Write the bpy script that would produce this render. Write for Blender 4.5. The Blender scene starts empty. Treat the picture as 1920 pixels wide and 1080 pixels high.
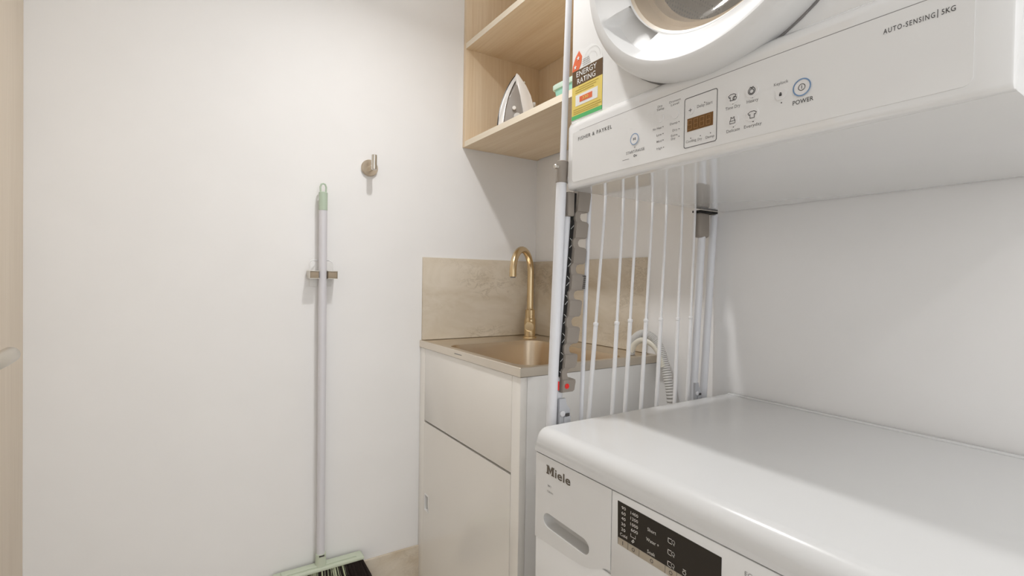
import bpy, bmesh, math, random
from mathutils import Vector, Matrix

random.seed(7)
S = bpy.context.scene
C = S.collection

# ------------------------------------------------------------------ camera
H = 1.1045
F_PX, YAW, PITCH, ROLL = 935.07, math.radians(32.8506), math.radians(-0.8241), math.radians(0.9065)
cam_d = bpy.data.cameras.new('camera')
cam_d.sensor_width = 36.0
cam_d.lens = 36.0 * F_PX / 1920.0
cam_d.clip_start = 0.02
cam = bpy.data.objects.new('camera', cam_d)
fw = Vector((math.sin(YAW) * math.cos(PITCH), math.cos(YAW) * math.cos(PITCH), math.sin(PITCH)))
rt = Vector((math.cos(YAW), -math.sin(YAW), 0))
up = rt.cross(fw)
r2 = rt * math.cos(ROLL) + up * math.sin(ROLL)
u2 = -rt * math.sin(ROLL) + up * math.cos(ROLL)
cam.matrix_world = Matrix(((r2.x, u2.x, -fw.x, 0), (r2.y, u2.y, -fw.y, 0), (r2.z, u2.z, -fw.z, H), (0, 0, 0, 1)))
C.objects.link(cam)
S.camera = cam

# ------------------------------------------------------------------ light and exposure
LAMP_1 = (0.42, 0.84)      # ceiling lamp in front of the shelves
FILL_LAMP = (0.42, -0.70)     # added fill lamp, unseen behind the camera
LAMP_Z = 2.10
W_1, W_2 = 4.4, 2.0
UP_1, UP_2 = 2.0, 4.0  # strengths of the added uplights, fill bounced off the ceiling
CEIL = 2.45
LAMP_COL = (1.0, 0.992, 0.985)
world = bpy.data.worlds.new('world')
S.world = world
world.use_nodes = True
world.node_tree.nodes['Background'].inputs['Color'].default_value = (0.975, 0.99, 1.0, 1)
world.node_tree.nodes['Background'].inputs['Strength'].default_value = 1.62
S.view_settings.view_transform = 'Standard'
S.view_settings.look = 'None'
S.view_settings.gamma = 1.0
S.view_settings.use_curve_mapping = False
S.view_settings.exposure = 0.06

# ------------------------------------------------------------------ materials
def new_mat(name):
    m = bpy.data.materials.new(name)
    m.use_nodes = True
    return m, m.node_tree.nodes, m.node_tree.links, m.node_tree.nodes['Principled BSDF']

def plain(name, col, rough=0.5, metal=0.0, bump=0.0, bscale=300.0, var=0.03, spec=0.5, coat=0.0):
    m, n, l, b = new_mat(name)
    b.inputs['Roughness'].default_value = rough
    b.inputs['Metallic'].default_value = metal
    b.inputs['Specular IOR Level'].default_value = spec
    b.inputs['Coat Weight'].default_value = coat
    b.inputs['Coat Roughness'].default_value = 0.02
    tc = n.new('ShaderNodeTexCoord')
    nz = n.new('ShaderNodeTexNoise')
    nz.inputs['Scale'].default_value = 6.0
    nz.inputs['Detail'].default_value = 4.0
    l.new(tc.outputs['Object'], nz.inputs['Vector'])
    rp = n.new('ShaderNodeValToRGB')
    rp.color_ramp.elements[0].position = 0.3
    rp.color_ramp.elements[1].position = 0.7
    rp.color_ramp.elements[0].color = (*[c * (1 - var) for c in col], 1)
    rp.color_ramp.elements[1].color = (*[min(1, c * (1 + var)) for c in col], 1)
    l.new(nz.outputs['Fac'], rp.inputs['Fac'])
    l.new(rp.outputs['Color'], b.inputs['Base Color'])
    if bump:
        nb = n.new('ShaderNodeTexNoise')
        nb.inputs['Scale'].default_value = bscale
        l.new(tc.outputs['Object'], nb.inputs['Vector'])
        bp = n.new('ShaderNodeBump')
        bp.inputs['Strength'].default_value = bump
        bp.inputs['Distance'].default_value = 0.001
        l.new(nb.outputs['Fac'], bp.inputs['Height'])
        l.new(bp.outputs['Normal'], b.inputs['Normal'])
    return m

def wood(name, c0, c1, axis):
    """fine straight oak grain running along the given axis"""
    m, n, l, b = new_mat(name)
    tc = n.new('ShaderNodeTexCoord')
    mp = n.new('ShaderNodeMapping')
    sc = [170.0, 170.0, 170.0]
    sc['XYZ'.index(axis)] = 5.0
    mp.inputs['Scale'].default_value = sc
    l.new(tc.outputs['Object'], mp.inputs['Vector'])
    nz = n.new('ShaderNodeTexNoise')
    nz.inputs['Scale'].default_value = 1.0
    nz.inputs['Detail'].default_value = 5.0
    nz.inputs['Roughness'].default_value = 0.65
    l.new(mp.outputs['Vector'], nz.inputs['Vector'])
    mp2 = n.new('ShaderNodeMapping')
    sc2 = [26.0, 26.0, 26.0]
    sc2['XYZ'.index(axis)] = 1.2
    mp2.inputs['Scale'].default_value = sc2
    l.new(tc.outputs['Object'], mp2.inputs['Vector'])
    n2 = n.new('ShaderNodeTexNoise')
    n2.inputs['Scale'].default_value = 1.0
    n2.inputs['Detail'].default_value = 3.0
    l.new(mp2.outputs['Vector'], n2.inputs['Vector'])
    mx = n.new('ShaderNodeMix')
    mx.data_type = 'FLOAT'
    mx.inputs[0].default_value = 0.45
    l.new(nz.outputs['Fac'], mx.inputs[2])
    l.new(n2.outputs['Fac'], mx.inputs[3])
    rp = n.new('ShaderNodeValToRGB')
    rp.color_ramp.elements[0].position = 0.36
    rp.color_ramp.elements[1].position = 0.62
    rp.color_ramp.elements[0].color = (*c0, 1)
    rp.color_ramp.elements[1].color = (*c1, 1)
    l.new(mx.outputs[0], rp.inputs['Fac'])
    l.new(rp.outputs['Color'], b.inputs['Base Color'])
    b.inputs['Roughness'].default_value = 0.5
    return m

def stone(name, scale=1.0):
    """travertine look porcelain: cloudy beige with brown pits and veins"""
    m, n, l, b = new_mat(name)
    tc = n.new('ShaderNodeTexCoord')
    mp = n.new('ShaderNodeMapping')
    mp.inputs['Scale'].default_value = (scale, scale, scale * 1.9)
    l.new(tc.outputs['Object'], mp.inputs['Vector'])
    nz = n.new('ShaderNodeTexNoise')
    nz.inputs['Scale'].default_value = 5.0
    nz.inputs['Detail'].default_value = 8.0
    nz.inputs['Roughness'].default_value = 0.62
    nz.inputs['Distortion'].default_value = 0.8
    l.new(mp.outputs['Vector'], nz.inputs['Vector'])
    rp = n.new('ShaderNodeValToRGB')
    e = rp.color_ramp.elements
    e[0].position = 0.30
    e[0].color = (0.57, 0.47, 0.34, 1)
    e[1].position = 0.68
    e[1].color = (0.74, 0.665, 0.56, 1)
    k = e.new(0.5)
    k.color = (0.67, 0.59, 0.475, 1)
    l.new(nz.outputs['Fac'], rp.inputs['Fac'])
    vn = n.new('ShaderNodeTexNoise')
    vn.inputs['Scale'].default_value = 13.0
    vn.inputs['Detail'].default_value = 10.0
    vn.inputs['Roughness'].default_value = 0.72
    vn.inputs['Distortion'].default_value = 1.2
    l.new(mp.outputs['Vector'], vn.inputs['Vector'])
    vr = n.new('ShaderNodeValToRGB')
    ve = vr.color_ramp.elements
    ve[0].position = 0.472
    ve[0].color = (0, 0, 0, 1)
    ve[1].position = 0.528
    ve[1].color = (0, 0, 0, 1)
    vk = ve.new(0.5)
    vk.color = (1, 1, 1, 1)
    l.new(vn.outputs['Fac'], vr.inputs['Fac'])
    mask = n.new('ShaderNodeTexNoise')
    mask.inputs['Scale'].default_value = 3.2
    l.new(mp.outputs['Vector'], mask.inputs['Vector'])
    mr = n.new('ShaderNodeValToRGB')
    mr.color_ramp.elements[0].position = 0.46
    mr.color_ramp.elements[1].position = 0.6
    mr.color_ramp.elements[1].color = (0.6, 0.6, 0.6, 1)
    l.new(mask.outputs['Fac'], mr.inputs['Fac'])
    mu = n.new('ShaderNodeMath')
    mu.operation = 'MULTIPLY'
    l.new(vr.outputs['Color'], mu.inputs[0])
    l.new(mr.outputs['Color'], mu.inputs[1])
    mx = n.new('ShaderNodeMix')
    mx.data_type = 'RGBA'
    l.new(mu.outputs[0], mx.inputs[0])
    l.new(rp.outputs['Color'], mx.inputs[6])
    mx.inputs[7].default_value = (0.36, 0.29, 0.20, 1)
    l.new(mx.outputs[2], b.inputs['Base Color'])
    b.inputs['Roughness'].default_value = 0.38
    return m

def steel(name, col, rough, axis='Y', bump=0.15):
    """brushed metal"""
    m, n, l, b = new_mat(name)
    tc = n.new('ShaderNodeTexCoord')
    mp = n.new('ShaderNodeMapping')
    sc = [900.0, 900.0, 900.0]
    sc['XYZ'.index(axis)] = 12.0
    mp.inputs['Scale'].default_value = sc
    l.new(tc.outputs['Object'], mp.inputs['Vector'])
    nz = n.new('ShaderNodeTexNoise')
    nz.inputs['Scale'].default_value = 1.0
    l.new(mp.outputs['Vector'], nz.inputs['Vector'])
    rp = n.new('ShaderNodeValToRGB')
    rp.color_ramp.elements[0].color = (*[c * 0.92 for c in col], 1)
    rp.color_ramp.elements[1].color = (*col, 1)
    l.new(nz.outputs['Fac'], rp.inputs['Fac'])
    l.new(rp.outputs['Color'], b.inputs['Base Color'])
    bm_ = n.new('ShaderNodeBump')
    bm_.inputs['Strength'].default_value = bump
    bm_.inputs['Distance'].default_value = 0.0004
    l.new(nz.outputs['Fac'], bm_.inputs['Height'])
    l.new(bm_.outputs['Normal'], b.inputs['Normal'])
    b.inputs['Metallic'].default_value = 1.0
    b.inputs['Roughness'].default_value = rough
    return m

def emit(name, col, strength):
    m, n, l, b = new_mat(name)
    b.inputs['Base Color'].default_value = (*col, 1)
    b.inputs['Emission Color'].default_value = (*col, 1)
    b.inputs['Emission Strength'].default_value = strength
    return m

def tinted_glass(name, col, amount):
    m, n, l, b = new_mat(name)
    b.inputs['Roughness'].default_value = 0.03
    b.inputs['Base Color'].default_value = (*col, 1)
    tr = n.new('ShaderNodeBsdfTransparent')
    tr.inputs['Color'].default_value = (*col, 1)
    mix = n.new('ShaderNodeMixShader')
    mix.inputs[0].default_value = amount
    l.new(tr.outputs[0], mix.inputs[1])
    l.new(b.outputs[0], mix.inputs[2])
    l.new(mix.outputs[0], n['Material Output'].inputs['Surface'])
    return m

def perforated(name):
    """drum steel with a grid of small dark holes"""
    m, n, l, b = new_mat(name)
    tc = n.new('ShaderNodeTexCoord')
    vo = n.new('ShaderNodeTexVoronoi')
    vo.inputs['Scale'].default_value = 130.0
    vo.inputs['Randomness'].default_value = 0.0
    l.new(tc.outputs['Object'], vo.inputs['Vector'])
    rp = n.new('ShaderNodeValToRGB')
    rp.color_ramp.elements[0].position = 0.25
    rp.color_ramp.elements[0].color = (0.05, 0.045, 0.04, 1)
    rp.color_ramp.elements[1].position = 0.32
    rp.color_ramp.elements[1].color = (0.42, 0.39, 0.35, 1)
    l.new(vo.outputs['Distance'], rp.inputs['Fac'])
    l.new(rp.outputs['Color'], b.inputs['Base Color'])
    b.inputs['Metallic'].default_value = 0.6
    b.inputs['Roughness'].default_value = 0.35
    return m

M = {
    'wall': plain('painted plaster', (0.90, 0.892, 0.886), 0.55, bump=0.05, var=0.012, spec=0.35),
    'ceiling': plain('ceiling paint', (0.90, 0.898, 0.892), 0.8, var=0.01),
    'stone': stone('travertine tile'),
    'floor': plain('pale stone floor', (0.72, 0.67, 0.60), 0.4, var=0.05),
    'oak_z': wood('oak laminate vertical', (0.77, 0.60, 0.405), (0.875, 0.725, 0.535), 'Z'),
    'oak_y': wood('oak laminate lengthwise', (0.77, 0.60, 0.405), (0.875, 0.725, 0.535), 'Y'),
    'door_oak': wood('door oak veneer', (0.77, 0.665, 0.54), (0.83, 0.73, 0.60), 'Z'),
    'edge': wood('oak edge banding', (0.82, 0.72, 0.57), (0.88, 0.79, 0.65), 'Y'),
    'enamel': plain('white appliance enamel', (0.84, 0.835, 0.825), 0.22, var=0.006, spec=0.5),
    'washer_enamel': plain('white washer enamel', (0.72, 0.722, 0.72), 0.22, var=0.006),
    'dryer_enamel': plain('glossy white enamel', (0.80, 0.797, 0.79), 0.03, var=0.004, spec=0.9, coat=1.0),
    'panel': plain('satin grey white plastic', (0.79, 0.785, 0.775), 0.4, var=0.006),
    'plastic': plain('white plastic', (0.85, 0.845, 0.835), 0.3, var=0.006),
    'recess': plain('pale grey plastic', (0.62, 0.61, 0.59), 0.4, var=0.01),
    'gloss': plain('cream gloss lacquer', (0.90, 0.87, 0.82), 0.12, var=0.006),
    'side': plain('white melamine', (0.84, 0.825, 0.80), 0.4, var=0.006),
    'dark_gap': plain('shadow gap black', (0.05, 0.045, 0.04), 0.7),
    'ink': plain('dark grey print', (0.075, 0.07, 0.068), 0.6),
    'ink_soft': plain('mid grey print', (0.25, 0.24, 0.235), 0.6),
    'ink_white': plain('white print', (0.75, 0.72, 0.68), 0.5),
    'blue_ring': plain('blue ring print', (0.20, 0.34, 0.56), 0.4),
    'button': plain('button white', (0.80, 0.79, 0.785), 0.3),
    'display_brown': plain('brown display window', (0.17, 0.075, 0.016), 0.15),
    'digit': plain('unlit amber segment', (0.33, 0.17, 0.06), 0.3),
    'black_glass': plain('black glass', (0.008, 0.007, 0.007), 0.12, coat=0.4),
    'taupe': plain('taupe plastic', (0.30, 0.262, 0.225), 0.5, var=0.04),
    'black': plain('black mesh', (0.012, 0.011, 0.010), 0.8),
    'tube': plain('blue white powder coat', (0.78, 0.785, 0.815), 0.3, var=0.008),
    'wire': plain('white wire coating', (0.84, 0.835, 0.84), 0.3, var=0.008),
    'grey_clip': plain('pale blue grey plastic', (0.55, 0.56, 0.59), 0.4),
    'red': plain('red plastic button', (0.80, 0.025, 0.02), 0.35),
    'sink': steel('brushed champagne steel', (0.66, 0.54, 0.40), 0.30, 'Y'),
    'deck': steel('champagne steel rim', (0.80, 0.73, 0.63), 0.34, 'Y'),  # paler and greyer than the bowl: reflections put into the colour
    'brass': steel('brushed brass', (0.74, 0.58, 0.36), 0.24, 'Z', 0.1),
    'nickel': steel('brushed warm nickel', (0.62, 0.54, 0.44), 0.28, 'Z', 0.1),
    'chrome': steel('satin chrome', (0.72, 0.70, 0.66), 0.25, 'Z', 0.1),
    'satin': plain('satin cream metal', (0.60, 0.56, 0.49), 0.28, metal=0.7),
    'mint': plain('mint green plastic', (0.50, 0.60, 0.48), 0.4),
    'mint_pale': plain('pale green plastic', (0.60, 0.66, 0.53), 0.4),
    'bristle_dark': plain('dark brown bristle', (0.022, 0.013, 0.011), 0.6),
    'bristle_pale': plain('pale green bristle', (0.74, 0.79, 0.55), 0.5),
    'handle': plain('lilac white pole', (0.72, 0.71, 0.745), 0.3, var=0.01),
    'pad': plain('tan rubber pad', (0.36, 0.29, 0.21), 0.6),
    'teal': plain('teal plastic', (0.33, 0.68, 0.56), 0.35),
    'teal_pale': plain('pale mint lid', (0.62, 0.80, 0.70), 0.35),
    'ring': plain('door ring plastic', (0.75, 0.748, 0.742), 0.32, var=0.004),
    'brand': plain('bronze print', (0.15, 0.125, 0.095), 0.3, metal=0.5),
    'iron_white': plain('iron white plastic', (0.84, 0.82, 0.80), 0.25),
    'iron_grey': plain('iron smoky grey tank', (0.36, 0.335, 0.315), 0.2, var=0.12),
    'iron_sole': plain('iron dark sole', (0.035, 0.03, 0.028), 0.3),
    'hose': plain('pale grey corrugated hose', (0.66, 0.65, 0.63), 0.5),
    'hose_guide': plain('cream hose bend', (0.74, 0.71, 0.62), 0.4),
    'label_white': plain('label paper', (0.84, 0.84, 0.83), 0.5),
    'label_brown': plain('label brown', (0.115, 0.062, 0.022), 0.5),
    'label_yellow': plain('label yellow', (0.80, 0.63, 0.16), 0.5),
    'label_green': plain('label green', (0.10, 0.48, 0.16), 0.5),
    'label_red': plain('label orange red', (0.78, 0.16, 0.06), 0.5),
    'label_line': plain('label olive print', (0.45, 0.33, 0.06), 0.5),
    'glass': tinted_glass('dryer window glass', (0.86, 0.80, 0.72), 0.22),
    'gasket': plain('beige gasket', (0.52, 0.44, 0.34), 0.35, var=0.05),
    'drum': perforated('perforated drum steel'),
    'drum_glare': plain('drum steel in glare beige', (0.50, 0.40, 0.28), 0.25, metal=0.6, var=0.15),  # beige stands in for the brown glare in the dryer window
    'lamp_face': emit('lamp diffuser', (1.0, 0.97, 0.93), 6.0),
}

# ------------------------------------------------------------------ helpers
def finish(name, me, m, parent=None, smooth=True, angle=35):
    me.materials.append(M[m] if isinstance(m, str) else m)
    if smooth:
        me.polygons.foreach_set('use_smooth', [True] * len(me.polygons))
        me.set_sharp_from_angle(angle=math.radians(angle))
    o = bpy.data.objects.new(name, me)
    C.objects.link(o)
    if parent is not None:
        w = Vector((0, 0, 0))
        p = parent
        while p is not None:
            w += p.location
            p = p.parent
        me.transform(Matrix.Translation(-w))
        o.parent = parent
    return o

def from_bm(name, bm, m, parent=None, smooth=True, angle=35):
    bmesh.ops.recalc_face_normals(bm, faces=bm.faces)
    me = bpy.data.meshes.new(name)
    bm.to_mesh(me)
    bm.free()
    return finish(name, me, m, parent, smooth, angle)

def add_box(bm, x0, x1, y0, y1, z0, z1, bevel=0.0, seg=2):
    x0, x1 = min(x0, x1), max(x0, x1)
    y0, y1 = min(y0, y1), max(y0, y1)
    z0, z1 = min(z0, z1), max(z0, z1)
    v = [bm.verts.new(p) for p in ((x0, y0, z0), (x1, y0, z0), (x1, y1, z0), (x0, y1, z0),
                                   (x0, y0, z1), (x1, y0, z1), (x1, y1, z1), (x0, y1, z1))]
    fs = [bm.faces.new([v[i] for i in q]) for q in ((0, 3, 2, 1), (4, 5, 6, 7), (0, 1, 5, 4), (1, 2, 6, 5), (2, 3, 7, 6), (3, 0, 4, 7))]
    if bevel:
        es = list({e for f in fs for e in f.edges})
        bmesh.ops.bevel(bm, geom=es, offset=bevel, segments=seg, profile=0.5, affect='EDGES')

def box(name, x0, x1, y0, y1, z0, z1, m, parent=None, bevel=0.0, seg=2):
    bm = bmesh.new()
    add_box(bm, x0, x1, y0, y1, z0, z1, bevel, seg)
    return from_bm(name, bm, m, parent)

def add_tube(bm, pts, rad, n=12, cap=True):
    pts = [Vector(p) for p in pts]
    rads = rad if isinstance(rad, (list, tuple)) else [rad] * len(pts)
    t0 = (pts[1] - pts[0]).normalized()
    ref = Vector((0, 0, 1)) if abs(t0.z) < 0.9 else Vector((1, 0, 0))
    nrm = t0.cross(ref).normalized()
    rings = []
    for i, p in enumerate(pts):
        a = pts[max(0, i - 1)]
        b = pts[min(len(pts) - 1, i + 1)]
        t = (b - a)
        t = t.normalized() if t.length > 1e-9 else t0
        nrm = (nrm - t * nrm.dot(t)).normalized()
        bi = t.cross(nrm)
        rings.append([bm.verts.new(p + (nrm * math.cos(2 * math.pi * k / n) + bi * math.sin(2 * math.pi * k / n)) * rads[i]) for k in range(n)])
    for i in range(len(rings) - 1):
        for k in range(n):
            bm.faces.new((rings[i][k], rings[i][(k + 1) % n], rings[i + 1][(k + 1) % n], rings[i + 1][k]))
    if cap:
        bm.faces.new(rings[0][::-1])
        bm.faces.new(rings[-1])

def tube(name, pts, rad, m, parent=None, n=14):
    bm = bmesh.new()
    add_tube(bm, pts, rad, n)
    return from_bm(name, bm, m, parent)

def cyl(name, a, b, r, m, parent=None, n=24, bevel=0.0):
    """round bar from a to b with softly turned ends"""
    a, b = Vector(a), Vector(b)
    if bevel:
        t = (b - a).normalized()
        pts = [a, a + t * bevel, b - t * bevel, b]
        rr = [r - bevel, r, r, r - bevel]
        return tube(name, pts, rr, m, parent, n)
    return tube(name, [a, b], r, m, parent, n)

def add_prism(bm, outline, fn0, fn1):
    """outline of (u, v) extruded between the two mappings fn0 and fn1"""
    a = [bm.verts.new(fn0(*q)) for q in outline]
    b = [bm.verts.new(fn1(*q)) for q in outline]
    k = len(a)
    bm.faces.new(a)
    bm.faces.new(b[::-1])
    for i in range(k):
        bm.faces.new((a[i], a[(i + 1) % k], b[(i + 1) % k], b[i]))

def rrect(x0, x1, y0, y1, r, n=6):
    """rounded rectangle outline, counter-clockwise"""
    out = []
    for cx, cy, a0 in ((x1 - r, y1 - r, 0), (x0 + r, y1 - r, 90), (x0 + r, y0 + r, 180), (x1 - r, y0 + r, 270)):
        for k in range(n + 1):
            a = math.radians(a0 + 90 * k / n)
            out.append((cx + r * math.cos(a), cy + r * math.sin(a)))
    return out

def empty(name, loc, label, cat, group=None):
    o = bpy.data.objects.new(name, None)
    o.location = loc
    o.empty_display_size = 0.05
    C.objects.link(o)
    tag(o, label, cat, group)
    return o

def tag(o, label, cat=None, group=None, kind=None):
    if label:
        o['label'] = label
    if cat:
        o['category'] = cat
    if group:
        o['group'] = group
    if kind:
        o['kind'] = kind
    return o

def struct(o, label=None, cat=None):
    o['kind'] = 'structure'
    if label:
        o['label'] = label
    if cat:
        o['category'] = cat
    return o

def text_mesh(body, bold=0.0, spacing=1.0):
    cu = bpy.data.curves.new('text', 'FONT')
    cu.body = body
    cu.size = 1.0
    cu.resolution_u = 3
    cu.offset = bold
    cu.space_character = spacing
    o = bpy.data.objects.new('text', cu)
    C.objects.link(o)
    dg = bpy.context.evaluated_depsgraph_get()
    me = bpy.data.meshes.new_from_object(o.evaluated_get(dg))
    bpy.data.objects.remove(o)
    bpy.data.curves.remove(cu)
    return me

def wall_text(name, body, y0, y1, z, h, xfn, m, parent, bold=0.0, cap='H', shear=0.0):
    """letters printed on a surface facing -X, from y0 (left) to y1 (right), baseline z, capital height h"""
    me = text_mesh(body, bold, 1.25 if body.isupper() and len(body) > 8 else 1.05)
    xs = [v.co.x for v in me.vertices]
    a, b = min(xs), max(xs)
    capz = max(v.co.y for v in me.vertices)
    low = 0.0
    for v in me.vertices:
        y = y0 + (y1 - y0) * (v.co.x - a) / (b - a)
        zz = z + h * (v.co.y - low) / 0.70
        v.co = Vector((xfn(y), y, zz))
    me.materials.clear()
    return finish(name, me, m, parent, smooth=False)

def stroke(bm, pts, w, xfn, closed=False):
    """flat printed line of width w through (y, z) points on a surface facing -X"""
    n = len(pts)
    segs = n if closed else n - 1
    for i in range(segs):
        (ya, za), (yb, zb) = pts[i], pts[(i + 1) % n]
        dy, dz = yb - ya, zb - za
        L = math.hypot(dy, dz) or 1e-9
        ny, nz = -dz / L * w / 2, dy / L * w / 2
        ey, ez = dy / L * w * 0.35, dz / L * w * 0.35
        q = [(ya + ny - ey, za + nz - ez), (yb + ny + ey, zb + nz + ez), (yb - ny + ey, zb - nz + ez), (ya - ny - ey, za - nz - ez)]
        bm.faces.new([bm.verts.new((xfn(y), y, z)) for y, z in q])

def disc_pts(cy, cz, r, n=24):
    return [(cy + r * math.cos(2 * math.pi * k / n), cz + r * math.sin(2 * math.pi * k / n)) for k in range(n)]

def plate(name, outline, xfn, depth, m, parent):
    """flat plate on a surface facing -X: outline in (y, z), depth proud of xfn"""
    bm = bmesh.new()
    add_prism(bm, outline, lambda y, z: (xfn(y) - depth, y, z), lambda y, z: (xfn(y) + 0.0006, y, z))
    return from_bm(name, bm, m, parent, smooth=False)

# ------------------------------------------------------------------ room shell
XB, YA, XL, YF = 1.0637, 1.492, -0.304, -1.30
struct(box('floor', XL - 0.2, XB + 0.12, YF - 0.12, YA + 0.12, -0.1, 0, 'floor'), 'pale stone floor')
struct(box('ceiling', XL - 0.2, XB + 0.12, YF - 0.12, YA + 0.12, CEIL, CEIL + 0.1, 'ceiling'), 'white painted ceiling')
struct(box('wall_back', XL - 0.2, XB + 0.12, YA, YA + 0.12, 0, CEIL, 'wall'), 'white painted wall with broom and hook')
struct(box('wall_right', XB, XB + 0.12, YF - 0.12, YA, 0, CEIL, 'wall'), 'white painted wall behind the washer and dryer')
# wall opposite the broom: wide doorway added to let in the world's fill light
bm = bmesh.new()
add_box(bm, XL - 0.2, -0.22, YF - 0.12, YF, 0, CEIL)
add_box(bm, 0.95, XB, YF - 0.12, YF, 0, CEIL)
add_box(bm, -0.22, 0.95, YF - 0.12, YF, 2.10, CEIL)
struct(from_bm('wall_front', bm, 'wall'), 'white painted wall with an added open doorway for fill light, opposite the broom')
# left wall with its doorway
bm = bmesh.new()
add_box(bm, XL - 0.12, XL - 0.004, YF, 0.60, 0, CEIL)
add_box(bm, XL - 0.12, XL - 0.004, 0.60, YA, 2.10, CEIL)
struct(from_bm('wall_left', bm, 'wall'), 'white painted wall around the timber door')
door = bpy.data.objects.new('door_1', None)
door.location = (XL - 0.04, 1.04, 0)
C.objects.link(door)
struct(door, 'light oak veneer door with satin lever handle')
box('leaf', XL - 0.04, XL, 0.645, 1.474, 0.008, 2.062, 'door_oak', door, 0.0015)
jb = bmesh.new()
add_box(jb, XL - 0.11, XL - 0.002, 1.4775, 1.4915, 0, 2.08)
add_box(jb, XL - 0.11, XL - 0.002, 0.602, 0.641, 0, 2.08)
add_box(jb, XL - 0.11, XL - 0.002, 0.602, 1.4915, 2.066, 2.099)
from_bm('door_frame', jb, 'door_oak', door)
lh = tube('lever_handle', [(-0.2995, 1.085, 0.962), (-0.275, 1.085, 0.962), (-0.263, 1.090, 0.962), (-0.259, 1.104, 0.962), (-0.2585, 1.14, 0.9625),
                           (-0.259, 1.184, 0.964), (-0.259, 1.192, 0.964), (-0.259, 1.1965, 0.964)],
          [0.0125, 0.0125, 0.0128, 0.0135, 0.0135, 0.0135, 0.0115, 0.006], 'satin', door, 20)
cyl('rose', (XL, 1.085, 0.962), (XL - 0.0 + 0.008, 1.085, 0.962), 0.026, 'satin', door, 28, 0.002)

bs = box('baseboard_back', XL - 0.004, XB, YA - 0.009, YA, 0, 0.2542, 'stone', None, 0.0012)
struct(bs, 'beige stone tile skirting below the white wall')
bs = box('baseboard_right', XB - 0.009, XB, YF, YA - 0.009, 0, 0.2542, 'stone', None, 0.0012)
struct(bs, 'beige stone tile skirting behind the machines')

tag(box('splashback', 0.6215, XB, YA - 0.008, YA, 0.9118, 1.1754, 'stone', None, 0.0012),
    'beige travertine splashback panel beside the broom, left of the tap', 'splashback', 'stone splashbacks around the sink')
tag(box('splashback', XB - 0.008, XB, 0.9526, YA - 0.0085, 0.9118, 1.1754, 'stone', None, 0.0012),
    'beige travertine splashback panel behind the clothes airer, right of the tap', 'splashback', 'stone splashbacks around the sink')

# ceiling lamps
def ceiling_lamp(x, y, watts, up_watts, label):
    t = empty('ceiling_lamp', (x, y, LAMP_Z), label, 'lamp', 'up and down ceiling lamps')
    bm = bmesh.new()
    add_tube(bm, [(x, y, LAMP_Z + 0.002), (x, y, LAMP_Z + 0.07)], 0.058, 32)
    from_bm('housing', bm, 'plastic', t)
    cyl('stem', (x, y, LAMP_Z + 0.07), (x, y, CEIL), 0.008, 'plastic', t, 16)
    cyl('diffuser', (x, y, LAMP_Z), (x, y, LAMP_Z + 0.004), 0.046, 'lamp_face', t, 32)
    ld = bpy.data.lights.new('lamp_light', 'AREA')
    ld.shape = 'DISK'
    ld.size = 0.055
    ld.spread = math.radians(150)
    ld.energy = watts
    ld.color = LAMP_COL
    lo = bpy.data.objects.new('lamp_light', ld)
    C.objects.link(lo)
    lo.location = (0, 0, -0.003)
    lo.parent = t
    lu = bpy.data.lights.new('fill_uplight', 'AREA')  # uplight added to each lamp for soft fill from the ceiling
    lu.shape = 'DISK'
    lu.size = 0.10
    lu.energy = up_watts
    lu.color = LAMP_COL
    uo = bpy.data.objects.new('fill_uplight', lu)
    C.objects.link(uo)
    uo.location = (0, 0, 0.073)
    uo.rotation_euler = (math.pi, 0, 0)
    uo.parent = t
ceiling_lamp(*LAMP_1, W_1, UP_1, 'round white ceiling lamp above the laundry tub')
ceiling_lamp(*FILL_LAMP, W_2, UP_2, 'added unseen fill lamp nearest the wall opposite the broom')

# ------------------------------------------------------------------ laundry cabinet
XC, YC = 0.6183, 0.9164
cab = empty('laundry_cabinet', (0.84, 1.2, 0), 'glossy cream laundry cabinet under the steel sink', 'cabinet')
bm = bmesh.new()
add_box(bm, XB - 0.012, XB - 0.010, YC + 0.016, YA - 0.010, 0.08, 0.8890)
add_box(bm, XC + 0.019, XB - 0.012, YC + 0.016, YA - 0.018, 0.064, 0.08)
add_box(bm, XC + 0.019, XB - 0.012, YA - 0.026, YA - 0.010, 0.08, 0.8890)
from_bm('carcass', bm, 'side', cab)
box('side_panel', XC + 0.0185, XB - 0.001, YC, YC + 0.016, 0.0, 0.889, 'side', cab, 0.001)
box('stile', XC, XC + 0.018, YC, YC + 0.0345, 0.0, 0.889, 'gloss', cab, 0.001)
box('stile', XC, XC + 0.018, 1.4525, YA - 0.001, 0.0, 0.889, 'gloss', cab, 0.001)
box('shadow_gap', XC + 0.014, XC + 0.0188, YC + 0.03, 1.455, 0.06, 0.889, 'dark_gap', cab)
box('drawer_front', XC, XC + 0.0135, YC + 0.0355, 1.4515, 0.6655, 0.889, 'gloss', cab, 0.001)
bm = bmesh.new()          # door with a pocket cut for the finger pull
y0, y1, z0, z1 = YC + 0.0355, 1.4515, 0.062, 0.6595
py0, py1, pz0, pz1 = 1.4135, 1.4375, 0.390, 0.436
for (a, b, c, d_) in ((y0, py0, z0, z1), (py1, y1, z0, z1), (py0, py1, z0, pz0), (py0, py1, pz1, z1)):
    add_box(bm, XC, XC + 0.0135, a, b, c, d_)
bmesh.ops.remove_doubles(bm, verts=bm.verts, dist=1e-6)
dr = from_bm('door', bm, 'gloss', cab, smooth=False)
fp = bmesh.new()
add_prism(fp, [(py0, pz0), (py1, pz0), (py1, pz1), (py0, pz1)], lambda y, z: (XC + 0.0095, y, z), lambda y, z: (XC + 0.0125, y, z))
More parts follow.
